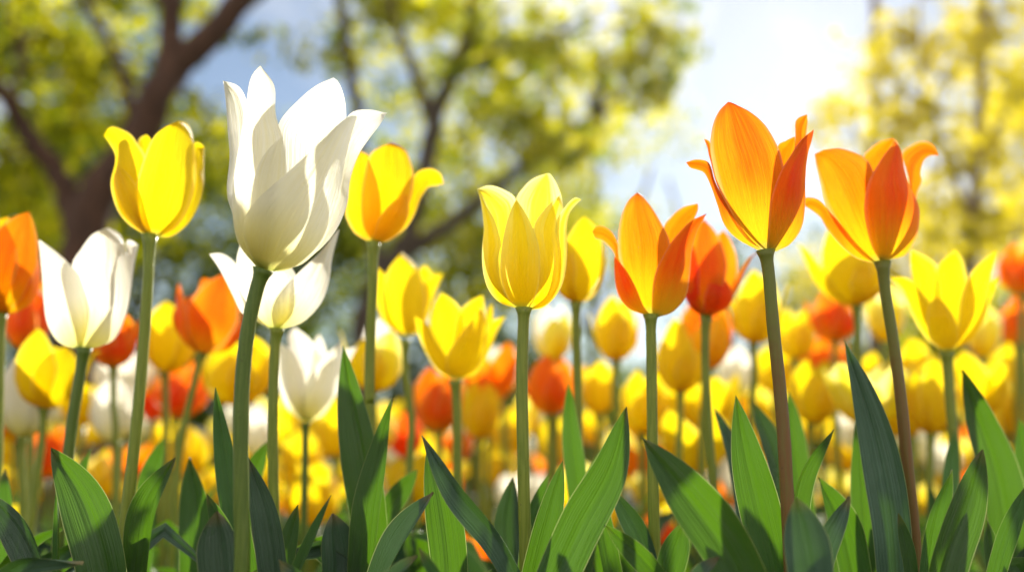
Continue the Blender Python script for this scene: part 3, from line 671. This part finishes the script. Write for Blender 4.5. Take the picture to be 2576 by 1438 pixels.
T('H13', 'bright yellow tulip opened like a crown, left of the lemon tulip', 'yellow', 0.70, (1145,958), (1064,1240),
  [('yellow',ZE,[(1050,480),(958,390),(928,260),(940,135),(985,52)],[(1068,480),(1110,320),(1100,180),(1060,105),(985,52)],.3,.35,-.3),
   ('yellow',ZE,[(1058,480),(1050,300),(1075,160),(1130,98),(1195,66)],[(1082,480),(1190,310),(1210,190),(1195,66)],.3,.25,-.3),
   ('yellow',ZE,[(1075,480),(1170,330),(1205,200),(1222,130),(1245,108)],[(1082,482),(1200,350),(1240,220),(1245,108)],.1,.3,-.1),
   ('yellow',ZE,[(1040,483),(960,432),(900,325),(870,245),(855,170)],[(1058,482),(1030,400),(960,290),(920,210),(855,170)],-.0,-.35,.2),
   ('yellow',ZE,[(1078,483),(1190,355),(1212,260),(1245,195),(1312,170)],[(1088,485),(1172,445),(1232,335),(1268,245),(1312,170)],-.3,.1,.1),
   ('yellow',ZE,[(1048,483),(1016,430),(1020,360),(1080,270),(1135,195),(1190,125)],[(1084,485),(1172,425),(1208,320),(1217,220),(1190,125)],-.75,-.4,.3)],
  [(1150,1050),(1150,1200),(1148,1300)], 22, 'green', 1, leaves=2)
T('H14', 'broad yellow tulip with six spread petals at the right', 'yellow', 0.68, (2382,886), (2290,2470),
  [('yellow',ZC,[(1395,1368),(1500,1200),(1560,1060),(1630,995)],[(1400,1370),(1520,1285),(1592,1120),(1630,995)],.2,.3,.1),
   ('yellow',ZC,[(1355,1368),(1270,1305),(1200,1190),(1155,1080),(1120,1035),(1090,1005)],[(1370,1366),(1330,1200),(1260,1090),(1180,1010),(1090,1005)],.0,-.3,.2),
   ('yellow',ZC,[(1360,1365),(1250,1200),(1208,1050),(1192,950),(1195,866)],[(1380,1365),(1345,1100),(1325,955),(1270,905),(1195,866)],.35,.4,-.3),
   ('yellow',ZC,[(1370,1365),(1315,1150),(1325,965),(1360,912),(1415,866)],[(1395,1365),(1490,1150),(1465,955),(1442,900),(1415,866)],.3,.3,-.35),
   ('yellow',ZC,[(1385,1366),(1425,1250),(1445,1100),(1490,985),(1555,915),(1625,866)],[(1402,1371),(1500,1310),(1560,1200),(1583,1080),(1605,960),(1625,866)],-.6,-.1,.25),
   ('yellow',ZC,[(1352,1367),(1290,1310),(1273,1220),(1282,1145),(1320,1101)],[(1397,1370),(1428,1310),(1417,1220),(1372,1145),(1320,1101)],-.7,-.75,.25)],
  [(2388,980),(2400,1120),(2408,1280)], 25, 'green', 1, leaves=1)
T('H15', 'yellow tulip flaring left, half covered by the open orange tulip', 'yellow', 0.82, (2155,770), (2060,2216),
  [(2003,608,-85,{'w':.5,'curl':.15}), (2085,577,-20,{'w':.85}), (2215,650,80,{}), (2150,600,175,{})],
  [(2158,850),(2160,950),(2165,1100)], 19, 'green', 1, leaves=2)
T('H16', 'glossy orange tulip left of the tall white tulip stem, petal flaring left', 'orange', 0.80, (505,888), (454,606),
  [(450,712,-62,{'w':.85}), (562,690,20,{'w':.95,'c':'orange'}), (622,780,90,{'w':.55}), (510,700,175,{})],
  [(490,960),(465,1060),(448,1160),(440,1280)], 17, 'green', 1, leaves=2)
T('H17', 'orange tulip with yellow rims cut by the left edge of the photo', 'gold', 0.66, (5,790), (-70,95),
  [(72,533,30,{'w':.85,'c':'amber'}), (20,545,-10,{'w':.9,'c':'gold'}), (-60,600,-80,{}), (95,640,95,{'w':.5,'c':'amber'})],
  [(2,900),(-2,1050),(-8,1250)], 19, 'green', 1, leaves=2)
T('H18', 'plain yellow tulip below the cream white one, petal curling right behind its stem', 'yellow', 0.78, (110,1028), (52,202),
  [(95,824,-12,{'w':.9}), (170,870,40,{'w':.85}), (254,886,92,{'w':.4,'curl':.5}), (60,900,-80,{})],
  [(106,1100),(90,1220),(72,1370)], 18, 'green', 1, leaves=2)
T('H19', 'white tulip with ragged pointed petals above a thin dark stem', 'white', 0.74, (768,1064), (698,848),
  [('white',ZE,[(310,690),(260,500),(236,340),(232,265),(262,226)],[(330,690),(400,500),(402,385),(335,285),(262,226)],.35,.3,-.3),
   ('white',ZE,[(316,690),(345,450),(357,305),(385,258)],[(335,690),(430,480),(420,345),(385,258)],.2,.2,-.1),
   ('white',ZE,[(330,690),(400,540),(440,400),(500,345),(572,322)],[(342,692),(470,560),(510,450),(540,385),(572,322)],.0,.3,-.1),
   ('white',ZE,[(300,692),(226,632),(186,520),(178,400),(190,305)],[(332,690),(320,560),(300,440),(255,350),(190,305)],-.2,-.55,.3),
   ('white',ZE,[(308,693),(285,620),(320,500),(390,390),(500,292)],[(342,693),(405,660),(463,560),(492,440),(500,292)],-.7,-.2,.3)],
  [(768,1120),(766,1220),(764,1330)], 17, 'dark', 1, leaves=1)
T('H20', 'two-toned yellow tulip with white tips behind the golden tulip stem', 'lemon', 0.92, (940,985), (880,1012),
  [(850,830,-85,{'w':.5,'curl':.25,'c':'yellow'}), (935,795,170,{'c':'white'}), (985,830,30,{'c':'lemon'}), (920,850,-20,{'c':'yellow'})],
  [(942,1060),(945,1200)], 16, 'green', 1, leaves=2)
# seen smaller, further back: (label, colour, base, belly, top, variant, accent colour)
mid = [
 ('yellow tulip with pale lit rim right of the rich yellow tulip stem','yellow',(415,938),(368,490),757,'cup'),
 ('yellow tulip peeping out between the two white tulip stems','yellow',(600,1020),(516,680),838,'open'),
 ('rounded white tulip low at the left edge','white',(55,1100),(6,128),888,'cup'),
 ('closed white tulip, upper of two beside the rich yellow tulip stem','white',(305,1010),(245,370),862,'cup'),
 ('closed white tulip, lower of two beside the rich yellow tulip stem','white',(292,1112),(235,338),946,'cup'),
 ('red orange tulip behind the cream white tulip at its left','orange',(72,880),(14,120),690,'open'),
 ('red orange tulip flaring from behind the cream white tulip at its right','orange',(285,925),(230,338),775,'flare'),
 ('small red tulip bud right of the rich yellow tulip stem','red',(385,1060),(352,412),948,'cup'),
 ('hazy orange tulip below the glossy orange one','orange',(440,1050),(390,520),905,'open'),
 ('orange tulip low between the ragged white and crown-like yellow tulip','orange',(1105,1085),(1045,1160),922,'open'),
 ('red orange tulip down by the tall dark leaf','red',(1020,1152),(980,1062),1032,'cup'),
 ('yellow tulip under the crown-like yellow tulip','yellow',(1205,1105),(1165,1255),955,'open'),
 ('yellow tulip with white top behind the lemon tulip stem at its right','lemon',(1395,906),(1345,1442),762,'open','white'),
 ('yellow tulip with one orange petal left of the smaller orange tulip','yellow',(1550,908),(1497,1602),742,'flare','orange'),
 ('soft orange tulip behind the lemon tulip stem','amber',(1385,1042),(1326,1450),890,'flare','orange'),
 ('small yellow tulip right of the closed yellow tulip stem','yellow',(1505,1042),(1462,1548),905,'cup'),
 ('blurred yellow tulip left of the smaller orange tulip stem','yellow',(1615,1090),(1570,1680),930,'open'),
 ('yellow tulip under the deep red orange tulip at its left','yellow',(1712,988),(1652,1770),800,'flare'),
 ('yellow tulip with orange right petal behind the deep red orange stem','yellow',(1772,930),(1718,1842),745,'open','orange'),
 ('yellow tulip in the gap between red orange and tallest orange tulips','yellow',(1895,864),(1846,1965),678,'flare'),
 ('pale white tulip left of the reddish brown stem','white',(1850,992),(1810,1892),868,'cup'),
 ('orange tulip with spiky petals between the two brown stems','orange',(2100,860),(2040,2150),720,'flare'),
 ('amber tulip directly below the spiky orange one','amber',(2068,955),(2012,2124),835,'cup','orange'),
 ('large soft yellow tulip low right of the tallest orange stem','yellow',(2040,1065),(1996,2112),900,'open'),
 ('pale cream tulip behind the open orange tulip stem','lemon',(2228,862),(2185,2272),715,'cup','white'),
 ('orange tulip cut by the right edge, upper one','orange',(2572,742),(2522,2630),612,'open'),
 ('orange tulip cut by the right edge, lower one','orange',(2560,868),(2515,2610),742,'flare','amber'),
 ('yellow tulip cut by the right edge below the orange ones','yellow',(2552,972),(2500,2600),852,'flare'),
 ('yellow tulip lowest at the right edge','yellow',(2562,1102),(2530,2610),978,'cup'),
 ('creamy yellow tulip right of the broad yellow tulip','lemon',(2472,902),(2440,2514),765,'cup','white'),
 ('yellow tulip below the broad yellow tulip at its left','yellow',(2342,1092),(2290,2402),898,'cup'),
 ('yellow tulip touching the reddish brown stem at its right','yellow',(1950,992),(1902,2012),868,'open'),
 ('white tulip hazy between crown-like yellow and lemon tulips','white',(1268,985),(1220,1314),868,'open'),
 ('yellow tulip low beside the thin dark stem at its left','yellow',(758,1200),(712,812),1078,'cup'),
 ('yellow tulip low beside the thin dark stem at its right','yellow',(845,1150),(800,890),1010,'cup'),
 ('yellow tulip at knee height left of the glossy orange stem','yellow',(425,1180),(386,475),1038,'cup'),
 ('yellow tulip low at the left corner','yellow',(66,1290),(38,98),1170,'cup'),
 ('yellow tulip between the two left stems, low','yellow',(272,1250),(236,312),1128,'cup'),
 ('white tulip low between the two white tulip stems','white',(645,1150),(612,690),1015,'cup'),
 ('yellow tulip half behind the open orange tulip stem','yellow',(2240,1060),(2200,2300),925,'cup'),
 ('yellow tulip low right of the tall spear leaf','yellow',(2480,1140),(2440,2515),1010,'cup'),
 ('yellow tulip low left of the lemon tulip stem','yellow',(1240,1220),(1205,1290),1110,'open'),
 ('orange tulip low right of the red orange stem','orange',(1835,1100),(1790,1872),985,'cup'),
 ('large yellow tulip right behind the tallest orange stem, above the soft one','yellow',(2000,905),(1955,2050),775,'open'),
 ('yellow tulip filling the gap left of the broad yellow tulip stem','yellow',(2300,985),(2255,2350),850,'flare'),
 ('yellow tulip right of the broad yellow tulip stem, mid height','yellow',(2452,1030),(2405,2500),895,'open'),
 ('yellow tulip between spiky orange and open orange stems','yellow',(2180,1010),(2135,2225),880,'open'),
 ('yellow tulip between the lemon and closed yellow stems, low','yellow',(1400,1160),(1358,1442),1045,'open'),
 ('pale yellow tulip low left of the smaller orange stem','lemon',(1560,1190),(1520,1600),1080,'open'),
 ('yellow tulip low between the crown-like tulip stem and the red orange bud','yellow',(1085,1215),(1045,1125),1105,'flare'),
 ('yellow tulip at the far right just under the creamy one','yellow',(2500,1060),(2460,2545),935,'open'),
 ('yellow tulip left of the glossy orange stem, upper','yellow',(345,1000),(305,385),885,'open'),
 ('yellow tulip behind the lowest orange tulip stem, centre right','yellow',(1740,1130),(1700,1790),1020,'cup'),
]
for i, mrow in enumerate(mid):
    lab, col, b, be, top, var = mrow[:6]; acc = mrow[6] if len(mrow) > 6 else col
    r = random.Random(100 + i)
    h = b[1] - top; d = max(0.78, min(1.7, 172 / h)) if i not in (5, 6) else 0.9
    cx = (be[0] + be[1]) / 2; w = (be[1] - be[0]) / 2
    j = lambda a: r.uniform(-a, a)
    if var == 'cup': ps = [(cx + j(.2) * w, top, 5, {'w':.98,'tip':3.2}), (cx - r.uniform(.7, 1.05) * w, top + r.uniform(.06, .2) * h, -70, {'w':.8}), (cx + r.uniform(.7, 1.1) * w, top + r.uniform(.05, .2) * h, 75, {'c':acc,'w':.8}), (cx + j(.3) * w, top + .06 * h, 178, {'c':acc})]
    elif var == 'open': ps = [(cx - .35 * w, top, -150, {'c':acc}), (cx + .4 * w, top + .03 * h, 150, {'c':acc}), (cx - 1.0 * w, top + .22 * h, -82, {'w':.6}), (cx + 1.05 * w, top + .18 * h, 85, {'w':.6,'c':acc}), (cx + j(.2) * w, top + .25 * h, 0, {'w':.85}), (cx + .5 * w, top + .15 * h, 50, {})]
    else: ps = [(cx - .2 * w, top, -20, {'w':.85}), (cx - 1.35 * w, top + .3 * h, -88, {'w':.45,'curl':.35}), (cx + 1.3 * w, top + .2 * h, 86, {'w':.5,'curl':.2,'c':acc}), (cx + .4 * w, top + .05 * h, 160, {})]
    tulip('M%d' % i, lab, col, d, b, be, ps, [(b[0] + j(3), b[1] + 90), (b[0] + j(8), b[1] + 200)], 17, 'green', 1, leaves=2)

SHORT = {'H1':'tall white tulip','H2':'pale lemon tulip','H3':'smaller orange tulip','H4':'tallest orange tulip','H5':'open orange tulip','H6':'rich yellow tulip','H7':'golden tulip','H8':'cream white tulip',
 'H9':'half hidden white tulip','H10':'closed yellow tulip','H11':'red orange tulip','H12':'pointed yellow tulip','H13':'crown-like yellow tulip','H14':'broad yellow tulip','H15':'half covered yellow tulip',
 'H16':'glossy orange tulip','H17':'yellow-rimmed orange tulip','H18':'plain yellow tulip','H19':'ragged white tulip','H20':'white-tipped yellow tulip'}
# ------------------------------------------------------------------ leaves near the camera
FL = front_leaf
# leafy plants without a bloom in view
def leafy(key, x, d, label):
    g = P(x, 1438, d); g.z = 0
    root = empty('tulip_plant', g, label, 'plant', 'leafy tulip plants without flowers'); PLANTS[key] = (root, g, d)
leafy('A', 1010, .50, 'low tulip foliage right of the ragged white tulip stem')
leafy('B', 560, .47, 'broad blue-green tulip foliage left of the thick dark green stem')
leafy('D', 1500, .46, 'large spear-shaped tulip leaves between the lemon and orange stems')
leafy('E', 1870, .45, 'arching dark tulip leaves right of the smaller orange stem')
leafy('F', 2070, .44, 'rounded blue-green tulip leaf at the foot of the reddish brown stem')
leafy('G', 2420, .50, 'tall spear-shaped tulip leaves at the lower right corner')
leafy('I', 40, .50, 'dark blue-green tulip leaves in the lower left corner')
leafy('J', 850, .50, 'crumpled blue-green tulip leaves below the ragged white tulip')
leafy('K', 2560, .56, 'narrow bright tulip leaves at the lower right edge')

FL('H8', [(128,1126),(175,1195),(225,1300),(262,1440)], 135, .50, fold=.6, tw=(.5,-.3))
FL('H8', [(228,1124),(205,1190),(180,1300),(175,1438)], 60, .62, fold=.7, tw=(.3,.2))
FL('H8', [(142,1200),(146,1300),(146,1438)], 34, .50, fold=1.0, tw=(.8,.8))
FL('I', [(-30,1240),(30,1310),(90,1438)], 90, .48, True, .5, (.2,.2))
FL('I', [(210,1415),(120,1405),(30,1430),(-20,1480)], 70, .44, True, .5, (-.5,-.9))
FL('I', [(10,1180),(20,1290),(10,1438)], 70, .60, False, .5, (.2,.5))
FL('H6', [(438,1150),(395,1220),(360,1320),(350,1438)], 95, .52, fold=.8, tw=(-.4,.3))
FL('H6', [(412,1105),(385,1200),(370,1320)], 80, .66, fold=.6, tw=(.2,.3))
FL('H16', [(478,1150),(490,1220),(495,1330),(500,1440)], 100, .58, fold=.5, tw=(.2,.1))
FL('H9', [(542,974),(556,1080),(576,1220),(600,1345),(620,1440)], 66, .52, fold=.35, tw=(-.3,-.15))
FL('B', [(545,1285),(552,1340),(560,1450)], 120, .45, True, .7, (.2,.0))
FL('H1', [(625,1150),(652,1220),(672,1330),(690,1450)], 84, .47, True, .5, (.4,.0))
FL('H9', [(672,1110),(640,1170),(620,1260)], 60, .62, fold=.6)
FL('B', [(520,1240),(560,1330),(580,1440)], 60, .50, fold=.6)
FL('H7', [(862,868),(878,980),(905,1120),(930,1290),(935,1440)], 112, .55, fold=.5, tw=(.35,.1))
FL('A', [(988,998),(968,1090),(935,1230),(915,1440)], 92, .52, fold=.9, tw=(-.5,.4))
FL('J', [(750,1268),(728,1340),(715,1440)], 56, .49, fold=.4, tw=(0,.1))
FL('J', [(832,1244),(800,1320),(762,1400),(738,1450)], 38, .46, fold=.9, tw=(.4,.5))
FL('J', [(838,1290),(856,1350),(850,1440)], 120, .52, True, .8, (.5,-.5))
FL('J', [(700,1408),(740,1412),(770,1450)], 60, .43, True, .8, (.5,.5))
FL('A', [(1087,1235),(1050,1290),(1000,1370),(965,1450)], 100, .49, True, .8, (.5,.9))
FL('A', [(1050,1180),(1010,1220),(975,1300)], 60, .60, fold=.6)
FL('A', [(1060,1095),(1095,1170),(1165,1260),(1240,1350),(1300,1450)], 82, .46, True, .9, (.9,.35), .6)
FL('A', [(1075,1130),(1105,1240),(1125,1350),(1130,1450)], 100, .50, fold=.3, tw=(0,0))
FL('A', [(1052,1374),(1075,1410),(1105,1455)], 34, .41, fold=.8)
FL('A', [(1050,1395),(1020,1415),(975,1450)], 40, .42, True, .8, (.7,.7))
FL('H2', [(1416,1158),(1396,1250),(1365,1360),(1345,1450)], 74, .475, fold=.3, tw=(.1,-.1))
FL('H2', [(1380,1188),(1352,1280),(1330,1400)], 52, .53, fold=.9, tw=(.3,.6))
FL('H2', [(1290,1200),(1275,1300),(1285,1440)], 80, .56, True, .6)
FL('H10', [(1430,958),(1434,1060),(1448,1180),(1462,1300)], 58, .62, fold=.4, tw=(-.2,.2))
FL('D', [(1576,1022),(1560,1120),(1505,1240),(1450,1340),(1400,1450)], 122, .455, False, .55, (-.35,.15), .5)
FL('D', [(1530,1110),(1500,1200),(1480,1300)], 70, .58, fold=.5)
FL('D', [(1485,1200),(1500,1260),(1520,1340)], 60, .52, fold=.8)
FL('H3', [(1520,1318),(1580,1370),(1650,1450)], 66, .45, fold=.7, tw=(.6,.3))
FL('H3', [(1540,1230),(1590,1300),(1625,1400)], 72, .52, True, .7, (.4,.4))
FL('E', [(1614,1098),(1670,1170),(1745,1270),(1810,1360),(1860,1450)], 148, .43, False, .62, (.45,-.1), .55)
FL('E', [(1795,1240),(1835,1290),(1870,1360),(1920,1450)], 64, .47, fold=.8, tw=(.6,.5))
FL('E', [(1722,1310),(1700,1370),(1680,1450)], 80, .46, fold=.5, tw=(.2,.1))
FL('E', [(1810,1400),(1760,1410),(1740,1460)], 60, .42, True, .8, (.5,.9))
FL('H4', [(1851,993),(1868,1100),(1898,1230),(1930,1360),(1950,1450)], 112, .50, fold=.5, tw=(.4,.1))
FL('H11', [(1895,1012),(1930,1090),(1960,1200)], 62, .62, True, .6)
FL('H11', [(1985,985),(1995,1090),(2010,1200)], 66, .66, fold=.6)
FL('H11', [(1795,1020),(1830,1100),(1860,1200),(1870,1300)], 52, .60, True, .6)
FL('H4', [(2099,1080),(2052,1140),(2015,1220),(2000,1310)], 66, .50, fold=.8, tw=(-.5,-.4))
FL('F', [(2002,1248),(2015,1310),(2030,1380),(2035,1450)], 122, .41, True, .45, (.1,.1), .62)
FL('F', [(2136,1248),(2100,1320),(2070,1390),(2060,1450)], 70, .46, True, .7, (-.4,-.2))
FL('F', [(2060,1200),(2110,1290),(2150,1440)], 90, .54, fold=.5)
FL('H5', [(2124,854),(2160,960),(2200,1100),(2235,1280),(2250,1450)], 108, .52, True, .55, (.45,.1))
FL('H5', [(2155,1020),(2165,1150),(2175,1300),(2185,1440)], 70, .58, fold=.3, tw=(0,0))
FL('H5', [(2260,1290),(2285,1360),(2290,1440)], 40, .50, fold=.4)
FL('G', [(2472,1130),(2455,1220),(2410,1330),(2375,1450)], 110, .46, fold=.55, tw=(-.3,.1))
FL('G', [(2395,1180),(2370,1260),(2345,1360),(2335,1450)], 62, .50, fold=.6, tw=(.2,-.1))
FL('H14', [(2420,930),(2455,1030),(2500,1150),(2530,1300),(2540,1440)], 118, .60, fold=.5, tw=(.3,.1))
FL('H14', [(2400,1080),(2390,1180),(2380,1300)], 50, .62, True, .7)
FL('K', [(2590,1210),(2555,1290),(2520,1380),(2500,1450)], 56, .48, fold=.6, tw=(.2,.1))
FL('K', [(2560,1050),(2580,1150),(2570,1300)], 90, .64, fold=.5)
FL('K', [(2480,1300),(2495,1380),(2500,1450)], 50, .52, fold=.4)

# low leafy plants that close the gaps between the stems
LOWSEEN = set()
for k in range(34):
    d = 0.54 + 0.50 * (k % 4) / 3 + rnd.uniform(-.03, .03)
    x = (k + 0.5) / 34 * 2 - 1 + rnd.uniform(-.03, .03)
    g = Vector((x * (0.55 * d + 0.03), d, 0))
    px = W_D / 2 + g.x / g.y * F
    near = min((k2 for k2 in PLANTS if k2[0] == 'H'), key=lambda k2: abs(W_D / 2 + PLANTS[k2][1].x / PLANTS[k2][1].y * F - px))
    side = 'left' if px < W_D / 2 + PLANTS[near][1].x / PLANTS[near][1].y * F else 'right'
    root = empty('tulip_plant', g, 'low green tulip leaves among the stems, %s row, %s of the %s' % (('first', 'second', 'third', 'fourth')[k % 4], side, SHORT[near]), 'plant', 'leafy tulip plants without flowers')
    if root['label'] in LOWSEEN: root['label'] = root['label'].replace('low green', 'outermost low green')
    LOWSEEN.add(root['label'])
    PLANTS['L%d' % k] = (root, g, d)
    for j in range(9):
        a = rnd.uniform(0, 6.28); q = Vector((math.cos(a), 0.5 * math.sin(a), 0)); h = rnd.uniform(.20, .305)
        U3 = lambda out, up: g + q * out + Vector((0, 0, up))
        lean = rnd.uniform(.045, .10)
        pts = [g, U3(.02, h * .4), U3(rnd.uniform(.03, .05), h * .8), U3(lean, h), U3(lean + rnd.uniform(.015, .045), h * rnd.uniform(.88, 1.03))]
        add_leaf(root, g, pts, rnd.uniform(.009, .015), rnd, blue=rnd.random() < .35)

# ------------------------------------------------------------------ the crowd of tulips at the back
def copy_tree(o, parent=None):
    c = o.copy(); C.objects.link(c); c.parent = parent
    for ch in o.children: copy_tree(ch, c)
    return c
def crowd_proto(colour, var, seed):
    r = random.Random(seed)
    g = Vector((0, 0, 0)); root = empty('tulip', g, 'x', 'tulip')
    h = 0.40; lean = r.uniform(-.02, .02)
    line = catmull([Vector((lean, 0, h)), Vector((lean * .7, 0, h * .6)), Vector((0, 0, 0))], 12)
    vs, fs = tube(line, [0.0042 if i == 0 else 0.003 for i in range(13)], 8); mesh_obj('stem', vs, fs, STEM['green'], root)
    B = line[0]; H = r.uniform(.062, .08); Rb = r.uniform(.025, .031); up = Vector((lean, 0, 1)).normalized()
    V, Fc, U = [], [], []
    for k in range(6):
        az = k * math.pi / 3 + r.uniform(-.15, .15)
        rad = Vector((math.sin(az), -math.cos(az), 0))
        tr = {'cup': .75, 'open': 1.35, 'flare': .95}[var] * r.uniform(.8, 1.2)
        hh = H * r.uniform(.85, 1.05); cu = 0
        if var == 'flare' and k in (1, 4): tr = 1.7; hh *= .75; cu = .4
        Tp = B + rad * Rb * tr + Vector((0, 0, hh))
        v, f, u = petal_mesh(B, up, az, Rb * (1 if k % 2 else .92), hh, Tp, Rb * (.5 if cu else .95), cu, 0, 6, 12, r)
        q = len(V); V += v; Fc += [tuple(i + q for i in x) for x in f]; U += u
    mesh_obj('flower', V, Fc, PET[colour], root, U)
    for k in range(3):
        a = r.uniform(0, 6.28); q = Vector((math.cos(a), math.sin(a), 0)); hl = r.uniform(.22, .33)
        pts = [g, q * .02 + Vector((0, 0, hl * .4)), q * .05 + Vector((0, 0, hl * .8)), q * r.uniform(.06, .11) + Vector((0, 0, hl))]
        add_leaf(root, g, pts, r.uniform(.012, .019), r)
    return root
protos = []
for i, (col, var) in enumerate([('yellow','cup'),('yellow','open'),('yellow','flare'),('lemon','cup'),('lemon','open'),('orange','cup'),('orange','flare'),('amber','open'),('white','cup'),('red','cup')]):
    protos.append([crowd_proto(col, var, 500 + i), col, 0])
weights = [22, 24, 16, 10, 9, 5, 5, 4, 12, 3]
placed = [PLANTS[k][1] for k in PLANTS]
def place(x, y, hscale):
    pr = rnd.choices(protos, weights)[0]
    o = pr[0] if pr[2] == 0 else copy_tree(pr[0])
    pr[2] += 1
    o.location = (x, y, 0); o.rotation_euler = (rnd.gauss(0, .035), rnd.gauss(0, .035), rnd.uniform(0, 6.28)); s = rnd.uniform(.9, 1.1)
    o.scale = (s, s, hscale)
    px = W_D / 2 + x / y * F
    side = 'left third' if px < W_D / 3 else 'middle third' if px < 2 * W_D / 3 else 'right third'
    name = {'lemon': 'pale yellow', 'amber': 'golden orange', 'red': 'red orange', 'white': 'cream white'}.get(pr[1], pr[1])
    row = 'nearer rows' if y < 1.9 else 'farthest rows'
    o['label'] = 'small blurred %s tulip in the crowd, %s, %s of the photo' % (name, row, side)
    o['group'] = 'crowd of %s tulips, %s, %s' % (name, row, side)
n = 0; tries = 0
while n < 224 and tries < 20000:
    tries += 1
    y = 0.95 + (rnd.random() ** 1.3) * 1.75
    x = rnd.uniform(-1, 1) * (0.54 * y + 0.05)
    md = 0.065 if y < 2 else 0.08
    if any((Vector((x, y, 0)) - q).length < md for q in placed): continue
    placed.append(Vector((x, y, 0)))
    # nearer tulips of the crowd are the shorter ones
    place(x, y, rnd.uniform(0.60, 1.04) if y < 2.0 else rnd.uniform(0.72, 1.08)); n += 1
